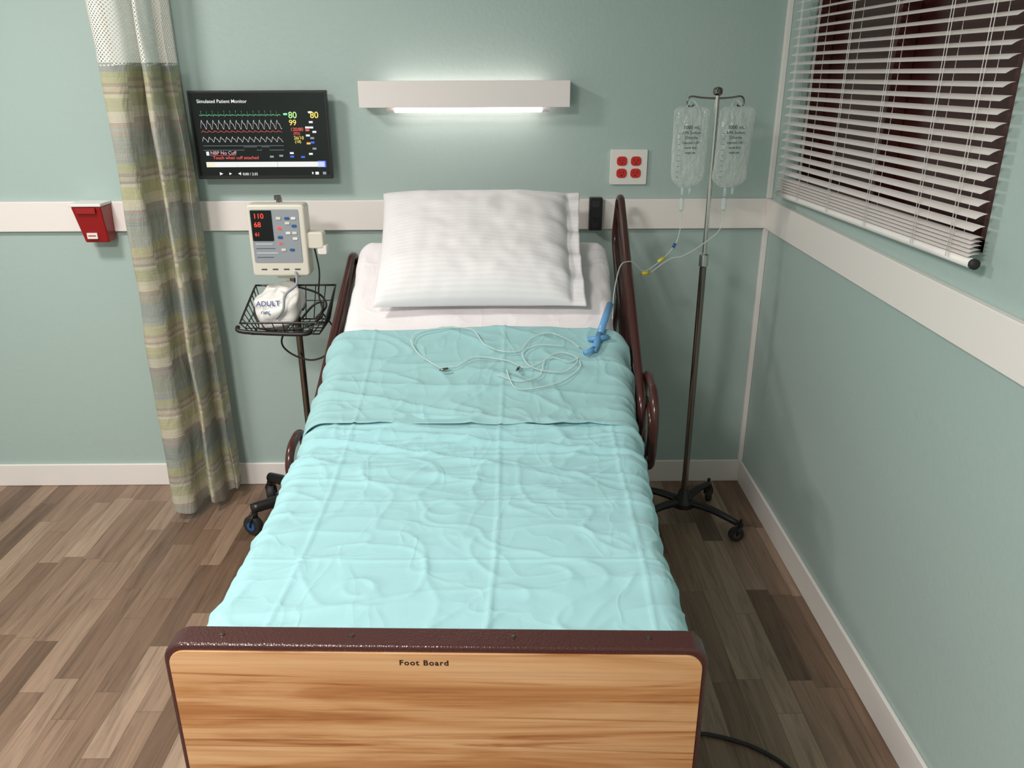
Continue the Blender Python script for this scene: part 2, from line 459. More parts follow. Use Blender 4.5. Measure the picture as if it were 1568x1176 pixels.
# ------------------------------------------------------------ red wall box
rb = empty('sharps_container_box')
x0, x1 = -1.675, -1.56
V = [(x0,3.14,1.262),(x1,3.14,1.262),(x1+.002,3.23,1.262),(x0-.002,3.23,1.262),(x0+.018,3.17,1.118),(x1-.004,3.17,1.118),(x1-.002,3.23,1.118),(x0+.018,3.23,1.118)]
o = mesh_obj('body', V, [(0,1,2,3),(4,7,6,5),(0,4,5,1),(1,5,6,2),(2,6,7,3),(3,7,4,0)], M_redbox, rb); bevel(o, .006, 3)
box('lid', x0-.004, x1+.004, 3.135, 3.23, 1.262, 1.274, M_whitepl, rb, .003)
box('flap', x0+.02, x1-.02, 3.134, 3.14, 1.235, 1.258, M_redbox, rb, .002)
box('label', -1.64, -1.60, 3.157, 3.164, 1.135, 1.158, M_whitepl, rb, 0)
box('label_stripe', -1.635, -1.605, 3.1565, 3.158, 1.145, 1.149, M_redbox, rb)

# ------------------------------------------------------------ curtain
M_cur = new_mat('curtain_fabric', (.5,.5,.35), .75); t = NT(M_cur)
sp = t.n('ShaderNodeSeparateXYZ'); t.l(t.coord('UV'), sp.inputs[0]); Uu, Vv = sp.outputs[0], sp.outputs[1]
blk = t.math('FLOOR', t.math('DIVIDE', Uu, .105))
vv = t.math('ADD', t.math('DIVIDE', Vv, .30), t.math('MULTIPLY', t.math('MODULO', blk, 2), .06))
fr = t.math('FRACT', vv)
GG=(.25,.30,.28); MV=(.35,.28,.25); CR=(.58,.54,.42); YG=(.42,.42,.24); BG=(.30,.34,.33); TN=(.50,.44,.33)
cc = t.ramp(fr, [(0,GG),(.19,MV),(.23,BG),(.27,MV),(.33,CR),(.45,YG),(.60,CR),(.64,MV),(.67,TN),(.72,MV),(.76,YG),(.88,BG)], 'CONSTANT')
alt = t.ramp(t.math('FRACT', t.math('ADD', t.math('MULTIPLY', vv, .83), .37)), [(0,YG),(.2,GG),(.45,TN),(.6,CR),(.8,BG)], 'CONSTANT')
cc = t.mix(.22, cc, alt)
ln = t.noise(t.mapping(t.coord('UV'), (6, 260, 1)), 1, 3)
cc = t.mix(t.math('MULTIPLY', ln, .40), cc, (.41,.39,.32))
cc = t.mix(t.math('MULTIPLY', t.math('LESS_THAN', Uu, .028), .6), cc, (.36,.35,.28))
t.l(cc, t.b.inputs['Base Color']); t.bump(t.math('ADD', ln, t.math('MULTIPLY', t.noise(t.mapping(t.coord('UV'),(14,5,1)), 1, 4, .6, 1.), 8.)), .45, .003)
M_net = new_mat('curtain_net', (.88,.85,.79), .8); t = NT(M_net)
sp = t.n('ShaderNodeSeparateXYZ'); t.l(t.coord('UV'), sp.inputs[0]); Uu, Vv = sp.outputs[0], sp.outputs[1]
a = t.math('FRACT', t.math('MULTIPLY', t.math('ADD', Uu, Vv), 75)); b = t.math('FRACT', t.math('MULTIPLY', t.math('SUBTRACT', Uu, Vv), 75))
k = t.math('MAXIMUM', t.math('LESS_THAN', a, .38), t.math('LESS_THAN', b, .38))
tr = t.n('ShaderNodeBsdfTransparent'); mx = t.n('ShaderNodeMixShader')
t.l(k, mx.inputs[0]); t.l(tr.outputs[0], mx.inputs[1]); t.l(t.b.outputs[0], mx.inputs[2]); t.l(mx.outputs[0], t.out.inputs[0])
cur = empty('privacy_curtain')
plan = catmull([(-1.375,3.04,0),(-1.392,2.97,0),(-1.375,2.925,0),(-1.335,2.925,0),(-1.30,2.955,0),(-1.288,3.03,0),(-1.27,3.06,0),(-1.252,3.0,0),(-1.232,2.985,0),(-1.218,3.03,0),(-1.22,3.10,0),(-1.20,3.12,0),(-1.185,3.09,0),(-1.178,3.15,0)], 10)
def curtain_part(name, z0, z1, nz, mat):
    n = len(plan); V = []; F = []; UVs = []
    arc = [0]
    for i in range(1, n): arc.append(arc[-1]+(plan[i]-plan[i-1]).length)
    for j in range(nz+1):
        z = z0+(z1-z0)*j/nz
        for i, p in enumerate(plan):
            q = noise.noise(Vector((arc[i]*6, z*1.6, 3.1)))*.012 + noise.noise(Vector((arc[i]*16, z*3.5, 8)))*.010
            q2 = noise.noise(Vector((arc[i]*5, z*1.3, 13.1)))*.012 + noise.noise(Vector((arc[i]*20, z*5, 18)))*.007
            w = 1.0 - .10*(z/1.77-.5) if z < 1.8 else .93
            cx, cy = -1.285, 3.03
            x = cx+(p.x-cx)*w+q; y = cy+(p.y-cy)*w+q2
            zz = z + (.012*math.sin(arc[i]*22) + noise.noise(Vector((arc[i]*9, 0, 0)))*.012 if j == 0 and z0 < .5 else 0)
            V.append((x, y, zz)); UVs.append((arc[i], z))
    for j in range(nz):
        for i in range(n-1): F.append((j*n+i, j*n+i+1, (j+1)*n+i+1, (j+1)*n+i))
    o = mesh_obj(name, V, F, mat, cur, True)
    uv = o.data.uv_layers.new(name='UVMap')
    for lp in o.data.loops: uv.data[lp.index].uv = UVs[lp.vertex_index]
    return o
curtain_part('fabric', .045, 1.775, 90, M_cur)
curtain_part('net_header', 1.765, 2.64, 30, M_net)
box('ceiling_track', -1.30, -1.27, 0.2, 3.24, 2.665, 2.70, M_trim, cur, .002)

# ------------------------------------------------------------ hospital bed
bed = empty('hospital_bed', (-.1565, 0, 0), (0, 0, math.radians(-1.55)))
prof = [(1.10,.762),(1.19,.765),(1.6,.768),(1.9,.776),(2.08,.80),(2.28,.86),(2.49,.955),(2.70,1.066),(2.885,1.168),(2.96,1.205)]
def H(y):
    if y <= prof[0][0]: return prof[0][1]
    for i in range(len(prof)-1):
        if y <= prof[i+1][0]:
            p0 = prof[max(i-1,0)]; p1 = prof[i]; p2 = prof[i+1]; p3 = prof[min(i+2,len(prof)-1)]
            t_ = (y-p1[0])/(p2[0]-p1[0]); d = p2[0]-p1[0]
            m1 = (p2[1]-p0[1])/(p2[0]-p0[0]); m2 = (p3[1]-p1[1])/(p3[0]-p1[0])
            h00 = 2*t_**3-3*t_*t_+1; h10 = t_**3-2*t_*t_+t_; h01 = -2*t_**3+3*t_*t_; h11 = t_**3-t_*t_
            return h00*p1[1]+h10*d*m1+h01*p2[1]+h11*d*m2
    return prof[-1][1]
# mattress + fitted white sheet
HW = .450; TH = .155
def section(hw, th, r, na=8):
    pts = []
    nt = 60
    for k in range(nt+1): pts.append((-hw+r+(2*hw-2*r)*k/nt, 0, 'top'))
    for k in range(1, na+1):
        a = math.pi/2*(1-k/na); pts.append((hw-r+math.cos(a)*r, -r+math.sin(a)*r, 's'))
    pts.append((hw, -th+.03, 's')); pts.append((hw-.03, -th, 'b')); pts.append((-hw+.03, -th, 'b')); pts.append((-hw, -th+.03, 's'))
    for k in range(0, na):
        a = math.pi/2*(k/na); pts.append((-hw+r-math.cos(a)*r, -r+math.sin(a)*r, 's'))
    return pts
sec = section(HW, TH, .05)
V = []; F = []; ny = 150; n = len(sec)
ya, yb = 1.185, 2.92
for j in range(ny+1):
    y = ya+(yb-ya)*j/ny
    endk = min(1, (yb-y)/.05, (y-ya)/.05); er = .05*(1-math.sqrt(max(0, 1-(1-endk)**2)))
    for (x, dz, tg) in sec:
        w = noise.noise(Vector((x*5, y*9, 0)))*.0055 + (abs(noise.noise(Vector((x*4+y*3, y*14, 5))))**.7)*-.006
        sx = 1-er*.6/HW
        zz = H(y)+dz*(1 if dz > -.06 else 1)+(w if tg == 'top' else 0) - (er if dz > -TH/2 else -er*.5)
        xx = x*sx + (w*1.2 if tg == 's' else 0)
        V.append((xx, y, zz))
for j in range(ny):
    for k in range(n): F.append((j*n+k, j*n+(k+1) % n, (j+1)*n+(k+1) % n, (j+1)*n+k))
F.append(tuple(range(n))); F.append(tuple(ny*n+k for k in range(n)))
mesh_obj('mattress_white_sheet', V, F, M_white, bed, True)

def ridge(d, w): return math.exp(-(d/w)**2)
def sheet(name, ya, yb, hw, drop, off, mat, wf, nx=220, ny=240, r=.05, edge=None):
    V = []; F = []
    flat = hw-r; L = flat+r*math.pi/2+drop
    for j in range(ny+1):
        y = ya+(yb-ya)*j/ny
        for i in range(nx+1):
            a = -L+2*L*i/nx; s = 1 if a > 0 else -1; aa = abs(a)
            yy = y+(edge(a) * (j/ny) if edge else 0)
            w = wf(a, yy)
            if aa <= flat: x, dz, nx_, nz_ = aa, 0, 0, 1
            elif aa <= flat+r*math.pi/2:
                th = (aa-flat)/r; x = flat+math.sin(th)*r; dz = -r+math.cos(th)*r; nx_, nz_ = math.sin(th), math.cos(th)
            else:
                q = aa-flat-r*math.pi/2; x = hw+.010*(q/drop)+noise.noise(Vector((yy*7, s*3, q*4)))*.012*(q/drop); dz = -r-q; nx_, nz_ = 1, 0
            o_ = off+w
            V.append((s*(x+nx_*o_), yy, H(yy)+dz+nz_*o_))
    for j in range(ny):
        for i in range(nx):
            F.append((j*(nx+1)+i, j*(nx+1)+i+1, (j+1)*(nx+1)+i+1, (j+1)*(nx+1)+i))
    o = mesh_obj(name, V, F, mat, bed, True)
    md = o.modifiers.new('sol', 'SOLIDIFY'); md.thickness = .0022; md.offset = -1
    return o
def rn(x, y, z): return 1-abs(noise.noise(Vector((x, y, z))))*2.2
def wf1(a, y):
    w = .004*noise.noise(Vector((a*3.2, y*4, 1)))
    w += .0030*max(0, rn(a*3+y*1.2, y*6-a*1.0, 4))**4
    w += .0036*max(0, rn(a*5-y*4, y*5+a*3, 9))**8
    w += .0036*max(0, rn(a*4+y*5, y*4-a*4, 19))**8
    bend = ridge(y-1.98, .20)
    w += bend*.015*max(0, rn(a*1.5, y*10+a*1.0, 12))**4
    w += bend*.007*max(0, rn(a*3.2, y*19-a*2, 15))**4
    e_ = min(1, abs(a)/.46)**4
    w += e_*.010*noise.noise(Vector((a*5, y*16, 2)))
    for c0 in (.085, -.33, .40): w += .0036*ridge(a-c0-.006*math.sin(y*5), .0048)
    for c0 in (1.46, 1.70, 1.93): w += .0032*ridge(y-c0-.006*math.sin(a*6), .0048)
    return w+.004
def wf2(a, y):
    w = .005*noise.noise(Vector((a*3, y*7, 21)))
    w += .015*max(0, rn(a*1.4, y*9+a*.7, 24))**4*ridge(y-2.20, .15)
    w += .006*max(0, rn(a*4, y*14, 27))**4
    w += .004*max(0, rn(a*6-y*5, y*7, 29))**7
    e_ = min(1, abs(a)/.46)**4
    w += e_*.010*noise.noise(Vector((a*5, y*18, 2)))
    for c0 in (.085, -.33): w += .0034*ridge(a-c0, .0050)
    w += .006*ridge(y-2.078-.01*math.sin(a*9), .018)
    return w+.004
sheet('aqua_bed_sheet', 1.195, 2.30, .462, .15, .004, M_aqua, wf1, 250, 270)
sheet('aqua_sheet_turndown', 2.07, 2.478, .462, .11, .014, M_aqua2, wf2, 240, 130, edge=lambda a: .012*math.sin(a*5+1))

# foot board
slabY('foot_board_frame', [p for p in rrect(0, .544, .936, .588, .035)], 1.108, 1.160, M_brown, bed, .006)
slabY('foot_board_wood', rrect(0, .540, .914, .572, .028), 1.1045, 1.112, M_wood, bed, .001)
slabY('foot_board_wood_rear', rrect(0, .540, .914, .572, .028), 1.156, 1.1635, M_wood, bed, .001)
M_ink = new_mat('black_ink', (.02,.008,.005), .5)
text('foot_board_label', 'Foot Board', .0150, (-.0175, 1.1040, .802), M_ink, bed, .00028, 'CENTER', (math.pi/2,0,0), .0002, 1.04, 1.18)
for xx in (-.37, -.145, .135, .368):
    lathe('cap_screw', [(.0045,0),(.004,.002),(.001,.0028)], (xx, 1.134, .838), M_dchrome, bed, (0,0,1), 12)
# head board, frame, deck
slabY('head_board', rrect(0, .58, .93, .50, .035), 3.11, 3.15, M_brown, bed, .006)
for s in (-1, 1):
    box('side_rail_beam', s*.43-.02, s*.43+.02, 1.16, 3.11, .50, .56, M_brownrail, bed, .004)
    tube('deck_edge', [(s*.43, 1.18, .585), (s*.43, 2.1, .60), (s*.43, 2.95, 1.01)], .014, M_brownrail, bed)
    for y in (1.30, 2.93):
        box('leg', s*.40-.02, s*.40+.02, y-.02, y+.02, .12, .50, M_brownrail, bed, .003)
        lathe('caster_wheel', [(.02,0),(.06,.004),(.062,.015),(.06,.026),(.02,.03)], (s*.40-.015, y, .062), M_rubber, bed, (1,0,0), 24)
for y in (1.30, 1.9, 2.5, 2.93):
    box('cross_beam', -.41, .41, y-.02, y+.02, .505, .545, M_brownrail, bed)
box('deck_flat', -.42, .42, 1.19, 2.05, .575, .60, M_brownrail, bed)
# side rails : loop lying in plane x = const
def loop_pts(y0, z0, y1, z1, w, rr, x, n=8):
    a = Vector((0, y0, z0)); b = Vector((0, y1, z1)); d = (b-a).normalized(); L = (b-a).length
    nn = Vector((0, -d.z, d.y));
    if nn.z > 0: nn = -nn
    c = a+d*L/2+nn*w/2
    out = []
    for s1, s2, a0 in ((1,1,0),(-1,1,90),(-1,-1,180),(1,-1,270)):
        for k in range(n+1):
            an = math.radians(a0+90*k/n)
            p = c+d*(s1*(L/2-rr)+math.cos(an)*rr)+nn*(s2*(w/2-rr)+math.sin(an)*rr)
            out.append(Vector((x, p.y, p.z)))
    return out
def half_rail(x, y0, z0, y1, z1, w, tag):
    tube('guard_rail_'+tag, loop_pts(y0, z0, y1, z1, w, .07, x), .0135, M_brownrail, bed, True, seg=12)
    a = Vector((x, y0, z0)); b = Vector((x, y1, z1)); d = (b-a).normalized(); nn = Vector((0, d.z, -d.y))
    for f in (.33, .66):
        tube('guard_bar_'+tag, [a+nn*w*f+d*.01, b+nn*w*f-d*.01], .009, M_brownrail, bed)
    for g in (.3, .7):
        p = a.lerp(b, g)+nn*w
        tube('guard_post_'+tag, [p, (x*.93, p.y-.03, max(.56, p.z-.25)), (x*.9, p.y-.03, .53)], .011, M_brownrail, bed)
half_rail(.502, 2.20, .795, 3.06, 1.33, .24, 'a')
half_rail(-.502, 2.10, .66, 3.02, 1.12, .20, 'b')
tube('guard_rail_c', loop_pts(2.14, .86, 2.38, .885, .26, .09, .530), .0125, M_brownrail, bed, True, seg=12)
tube('guard_rail_c_in', loop_pts(2.18, .80, 2.33, .815, .16, .06, .525), .009, M_brownrail, bed, True, seg=12)
tube('guard_rail_d', loop_pts(2.02, .745, 2.18, .76, .16, .06, -.515), .0125, M_brownrail, bed, True, seg=12)

# ------------------------------------------------------------ pillow
def pillow():
    nu, nv = 110, 80; V = []; UVs = []; F = []
    ang = math.radians(32.5); c = Vector((-.002, 2.745, 1.192))
    ey = Vector((0, math.cos(ang), math.sin(ang))); en = Vector((0, -math.sin(ang), math.cos(ang)))
    Wd, Hd = .350, .262
    for side in (1, -1):
        for j in range(nv+1):
            for i in range(nu+1):
                u = -1+2*i/nu; v = -1+2*j/nv
                uf = min(1, (u+1)/1.86*2-1) if u < .86 else 1
                th = (max(0, 1-abs(uf)**3.2)*max(0, 1-abs(v)**3.0))**.50
                px = u*Wd*(1-.03*(1-v*v)*abs(u)**3)*(1+.018*max(0, v)) ; py = v*Hd*(1-.035*(1-u*u)*abs(v)**3)
                wr = noise.noise(Vector((u*3, v*3, side*2)))*.010 + noise.noise(Vector((u*7, v*7, side*5)))*.004
                rad = max(0, (abs(u)+abs(v)-1.1))
                wr += .006*math.sin(9*math.atan2(v, u)*2+3*noise.noise(Vector((u*2, v*2, 7))))*rad
                edge = (1-max(abs(u), abs(v))**6)
                gt = .008*math.sin(v*17+2*noise.noise(Vector((v*4, 1, 1))))*max(0, (u-.5)/.5)*(1-abs(v)**8)
                hgt = (.080 if side > 0 else -.052)*th + wr*edge + gt
                sag = -.028*(abs(v)**3 if v < 0 else 0)*1.0
                if side < 0 : hgt -= .0015
                V.append(c+Vector((1,0,0))*px+ey*py+en*(hgt+sag)); UVs.append((i/nu, j/nv))
    off = (nu+1)*(nv+1)
    for s in range(2):
        for j in range(nv):
            for i in range(nu):
                q = (j*(nu+1)+i, j*(nu+1)+i+1, (j+1)*(nu+1)+i+1, (j+1)*(nu+1)+i)
                F.append(tuple(k+s*off for k in (q if s == 0 else q[::-1])))
    for j in range(nv):
        for i_ in (0, nu):
            a = j*(nu+1)+i_; b = (j+1)*(nu+1)+i_; F.append((a, b, b+off, a+off))
    for i in range(nu):
        for j_ in (0, nv):
            a = j_*(nu+1)+i; b = a+1; F.append((a, a+off, b+off, b))
    o = mesh_obj('pillow', V, F, M_pillow, None, True)
    uv = o.data.uv_layers.new(name='UVMap')
    for lp in o.data.loops: uv.data[lp.index].uv = UVs[lp.vertex_index]
    o.location = (-.0835, 0, 0)
    return o
pillow()

# ------------------------------------------------------------ items on bed
def onbed(xw, y, lift=.030):
    return Vector((xw, y, H(y)+lift))
nt_ = empty('nasal_cannula_tubing')
def rndloop(pts, r=.0020, nm='tube'):
    tube(nm, catmull([onbed(x, y, l-.001) for x, y, l in pts], 8), r, M_tubing, nt_, seg=8)
rndloop([(-.20,2.30,.034),(-.27,2.36,.034),(-.30,2.42,.034),(-.26,2.46,.034),(-.12,2.465,.034),(-.07,2.40,.036),(-.02,2.37,.036),(.04,2.37,.036),(.08,2.42,.038),(.14,2.44,.038),(.20,2.41,.036),(.228,2.38,.038)])
rndloop([(-.20,2.30,.036),(-.15,2.31,.036),(-.10,2.345,.036),(.0,2.33,.036),(.06,2.30,.036),(.14,2.34,.036),(.19,2.32,.036),(.225,2.340,.038)])
rndloop([(-.03,2.27,.036),(.04,2.24,.036),(.10,2.27,.036),(.12,2.33,.038),(.17,2.36,.038),(.22,2.33,.038),(.17,2.28,.036),(.08,2.30,.036),(.05,2.36,.038),(.10,2.39,.038),(.18,2.385,.038)])
rndloop([(.0,2.29,.037),(.03,2.21,.036),(.12,2.22,.036),(.19,2.26,.036),(.225,2.30,.036),(.225,2.33,.036)])
for k, (x, y, a) in enumerate(((-.19,2.29,.3),(.035,2.29,1.2))):
    p = onbed(x, y, .038); d = Vector((math.cos(a), math.sin(a), .1))*.014
    tube('metal_clip_%d' % k, [p-d, p, p+d], [.002,.005,.003], M_dchrome, nt_)
bo = empty('blue_inhaler_tube')
p0 = onbed(.272, 2.36, .040); p1 = onbed(.342, 2.555, .040)
d = (p1-p0)
tube('barrel', [p0+d*.35, p0+d*1.0], .0115, M_ltblue, bo, seg=16)
tube('neck', [p0, p0+d*.12, p0+d*.35], [.008,.010,.0115], M_ltblue, bo, seg=16)
tube('wing', [p0+d*.22+Vector((-.03,.012,0)), p0+d*.26, p0+d*.3+Vector((.03,.0,0))], [.007,.010,.007], M_ltblue, bo, seg=12)
tube('mouth_piece', [p0-Vector((.03,.018,.0)), p0+d*.05], [.008,.009], M_ltblue, bo, seg=12)

# ------------------------------------------------------------ IV stand
iv = empty('iv_drip_stand')
PX, PY = .722, 2.887
lathe('lower_pole', [(.0125,0),(.0125,1.00)], (PX,PY,.10), M_dchrome, iv)
lathe('collar', [(.0125,0),(.017,.004),(.017,.045),(.012,.05)], (PX,PY,1.075), M_chrome, iv)
lathe('upper_pole', [(.008,0),(.008,.56)], (PX,PY,1.12), M_chrome, iv)
lathe('top_knob', [(.010,0),(.016,.006),(.016,.02),(.010,.026)], (PX,PY,1.665), M_dchrome, iv)
for s in (-1, 1):
    w_ = .088 if s < 0 else .078
    tube('hook_arm', [(PX,PY,1.655),(PX+s*w_*.6,PY,1.658),(PX+s*w_,PY,1.662),(PX+s*(w_+.012),PY,1.652),(PX+s*(w_+.012),PY,1.635),(PX+s*w_,PY,1.628),(PX+s*(w_-.01),PY,1.636)], .003, M_dchrome, iv, sub=5)
    tube('hook_arm_cross', [(PX,PY,1.672),(PX+s*.015,PY+s*.05,1.675),(PX+s*.02,PY+s*.075,1.68),(PX+s*.022,PY+s*.085,1.69)], .003, M_dchrome, iv, sub=4)
lathe('base_hub', [(.018,0),(.045,.005),(.045,.025),(.03,.04),(.02,.075),(.014,.08)], (PX,PY,.075), M_black, iv)
def caster(par, x, y, ang, R_=.032, wm=M_rubber, hub=M_dchrome, wd=.022, nm='caster'):
    ax = Vector((math.sin(ang), -math.cos(ang), 0)); o_ = Vector((x, y, R_))
    lathe(nm+'_wheel', [(R_*.35,-wd/2),(R_*.9,-wd/2),(R_,-wd/4),(R_,wd/4),(R_*.9,wd/2),(R_*.35,wd/2)], o_, wm, par, ax, 24)
    lathe(nm+'_hub', [(R_*.45,-wd/2-.003),(R_*.45,wd/2+.003)], o_, hub, par, ax, 16)
    f = Vector((math.cos(ang), math.sin(ang), 0))
    for s in (-1, 1):
        q = o_+ax*s*(wd/2+.005)
        tube(nm+'_fork', [q, q+Vector((0,0,R_*.7))+f*.006, o_+ax*s*.008+Vector((0,0,R_*1.25))+f*.014], .0045, M_black, par, seg=8)
    lathe(nm+'_stem', [(.012,0),(.012,.012),(.007,.014),(.007,.03)], o_+f*.014+Vector((0,0,R_*1.15)), M_black, par)
for k, ad in enumerate((-38, 50, 142, 208)):
    a = math.radians(ad); R_ = .235
    ex_, ey_ = PX+math.cos(a)*R_, PY+math.sin(a)*R_
    tube('leg_%d' % (k+1), [(PX+math.cos(a)*.02, PY+math.sin(a)*.02, .100), (PX+math.cos(a)*.12, PY+math.sin(a)*.12, .102), (ex_, ey_, .080)], [.017,.015,.012], M_black, iv, sub=4)
    caster(iv, ex_, ey_, a+.6, .031)
# bags
def bag(cx, nm, rot):
    nu, nv = 36, 60; V = []; F = []
    zt_, zb = 1.628, 1.365; cy = PY-.022
    for side in (1, -1):
        for j in range(nv+1):
            v = j/nv; z = zt_+(zb-zt_)*v
            hw = .0575*(1-.55*max(0, (v-.86)/.14)**2-.25*max(0, (.06-v)/.06)**2)+.005*noise.noise(Vector((v*5, cx*9, 0)))
            for i in range(nu+1):
                u = -1+2*i/nu
                th = .022*(max(0, 1-abs(u)**2.4))**.6*math.sin(math.pi*min(1, max(0, v*.92+.02)))**.7*(.35+.65*v)
                wr = .005*noise.noise(Vector((u*2.5+cx*5, v*8, side*3)))+.0045*noise.noise(Vector((u*6, v*7+cx, side*7)))
                wr += .003*math.sin(u*9+v*14+4*noise.noise(Vector((u, v*3, cx))))*max(0, .6-v)*2
                V.append((cx+u*hw+rot*(v-.5)*.02, cy-side*(th+wr*(1-abs(u)**4)*(1-abs(2*v-1)**6)+.0006), z))
    off = (nu+1)*(nv+1)
    for s in range(2):
        for j in range(nv):
            for i in range(nu):
                q = (j*(nu+1)+i, j*(nu+1)+i+1, (j+1)*(nu+1)+i+1, (j+1)*(nu+1)+i); F.append(tuple(k+s*off for k in q))
    for j in range(nv):
        for i_ in (0, nu):
            a = j*(nu+1)+i_; b = a+nu+1; F.append((a, b, b+off, a+off))
    for i in range(nu):
        for j_ in (0, nv):
            a = j_*(nu+1)+i; F.append((a, a+off, a+1+off, a+1))
    mesh_obj(nm, V, F, M_bag, iv, True)
    # welded seam around the pouch
    sm = [V[j*(nu+1)] for j in range(nv+1)]+[V[nv*(nu+1)+i] for i in range(1, nu+1)]+[V[j*(nu+1)+nu] for j in range(nv-1, -1, -1)]+[V[i] for i in range(nu-1, 0, -1)]
    tube(nm+'_seam', sm, .0018, M_seam, iv, True, seg=6)
    tx = new_mat('bag_print', (.04,.06,.07), .6)
    for k, (s_, sz) in enumerate((('1000 mL', .016), ('0.9% Sodium', .0122), ('Chloride', .0122), ('Injection USP', .0105), ('sterile fluid', .009), ('single use', .009))):
        text(nm+'_print_%d' % k, s_, sz, (cx-.004, cy-.033, 1.560-.0160*k), tx, iv, .0002, 'CENTER')
    for k in range(9):
        box(nm+'_grad_%d' % k, cx-.046, cx-.038 , cy-.024, cy-.0235, 1.40+.018*k, 1.4014+.018*k, tx, iv)
    for dx, ln_ in ((-.014, .035), (.012, .028)):
        tube(nm+'_port', [(cx+dx, cy, zb+.008), (cx+dx, cy, zb-ln_)], .0055, M_tubing, iv)
    tube(nm+'_hanger', [(cx-.02, cy, zt_-.004), (cx-.012, cy+.008, zt_+.014), (cx, cy+.016, zt_+.022), (cx+.012, cy+.008, zt_+.014), (cx+.02, cy, zt_-.004)], .0022, M_tubing, iv, sub=4)
    lathe(nm+'_drip_chamber', [(.004,0),(.0085,.006),(.0085,.042),(.005,.046)], (cx-.014, cy, zb-.085), M_tubing, iv)
bag(.635, 'bag_a', 0); bag(.785, 'bag_b', -.6)
cy = PY-.022
tube('iv_line', [(.621,cy,1.285),(.622,cy-.005,1.22),(.605,2.85,1.163),(.552,2.81,1.118),(.485,2.76,1.09),(.445,2.72,1.125),(.42,2.70,1.138),(.385,2.66,1.13),(.36,2.60,1.055),(.348,2.52,1.01),(.343,2.49,.998)], .0019, M_tubing, iv, sub=8, seg=8)
tube('iv_line_b', [(.771,cy,1.285),(.76,cy-.02,1.22),(.70,2.83,1.17),(.63,2.82,1.13),(.58,2.81,1.12),(.50,2.77,1.075)], .0019, M_tubing, iv, sub=8, seg=8)
tube('connector_blue', [(.606,2.85,1.168),(.598,2.846,1.155)], .0055, M_blue, iv)
tube('connector_yellow', [(.562,2.815,1.125),(.54,2.805,1.112)], .0055, M_yellow, iv)
tube('connector_yellow_end', [(.505,2.775,1.082),(.478,2.757,1.082)], .0065, M_yellow, iv)

# ------------------------------------------------------------ vital-signs monitor on stand
vs = empty('vital_signs_monitor_stand')
VX, VY = -.797, 2.955
lathe('pole', [(.0125,0),(.0125,1.00)], (VX,VY,.09), M_dchrome, vs)
lathe('pole_top', [(.010,0),(.010,.26)], (VX-.02,VY,1.06), M_chrome, vs)
lathe('top_knob', [(.006,0),(.006,.012),(.012,.014),(.012,.028)], (-.812,2.915,1.306), M_dchrome, vs)
box('mount_bracket', VX-.05, VX+.03, VY-.03, VY+.015, 1.03, 1.08, M_beige, vs, .004)
mcx = -.813; mtop, mbot = 1.310, 1.052; my = 2.865
slabY('case', rrect(mcx, (mtop+mbot)/2, .206, mtop-mbot, .014), my, my+.075, M_beige, vs, .009)
slabY('front_panel', rrect(mcx-.004, 1.198, .172, .190, .006), my-.002, my+.004, M_greypan, vs, .001)
slabY('led_window', rrect(mcx-.050, 1.236, .074, .108, .003), my-.0035, my, M_screen, vs)
E_led = emis('led_red', (1., .05, .03), 1.6)
for k, (s_, zz) in enumerate((('110', 1.262), ('68', 1.232), ('61', 1.200))):
    text('led_%d' % k, s_, .025 if k < 2 else .018, (mcx-.078, my-.0042, zz), E_led, vs, .0002)
for k, (dx, dz) in enumerate(((.012,.262),(.042,.262),(.065,.262),(.042,.245),(.065,.235),(.042,.210),(.065,.210),(.012,.195),(.065,.19),(.02,.150),(.05,.150))):
    slabY('button_%d' % k, rrect(mcx-.002+dx, 1.0+dz, .017, .009, .003), my-.005, my-.001, (M_beige, M_blue, M_whitepl)[k % 3], vs, .001)
text('led_small', '98', .015, (mcx+.002, my-.0045, 1.222), E_led, vs, .0002)
text('led_small2', '71', .015, (mcx+.002, my-.0045, 1.168), E_led, vs, .0002)
M_lab = new_mat('label_dark', (.06,.07,.1), .5)
for k in range(4): box('label_line_%d' % k, mcx-.08, mcx-.02+.008*(k % 3), my-.0028, my-.0018, 1.170-.016*k, 1.172-.016*k, M_lab if k % 2 else M_whitepl, vs)
for k in range(4): box('screw_label_%d' % k, mcx-.07+.04*k, mcx-.05+.04*k, my-.001, my+.001, 1.076, 1.081, M_lab, vs)
# probe holder
slabY('probe_well', rrect(-.684, 1.180, .060, .060, .01), my+.01, my+.06, M_beige, vs, .006)
slabY('probe_cup', rrect(-.662, 1.145, .035, .035, .008), my+.012, my+.05, M_whitepl, vs, .005)
tube('probe_cable', [(-.70,my+.05,1.16),(-.69,my+.06,1.06),(-.70,my+.06,.97),(-.685,my+.03,.90),(-.72,my+.0,.87)], .003, M_rubber, vs, sub=6)
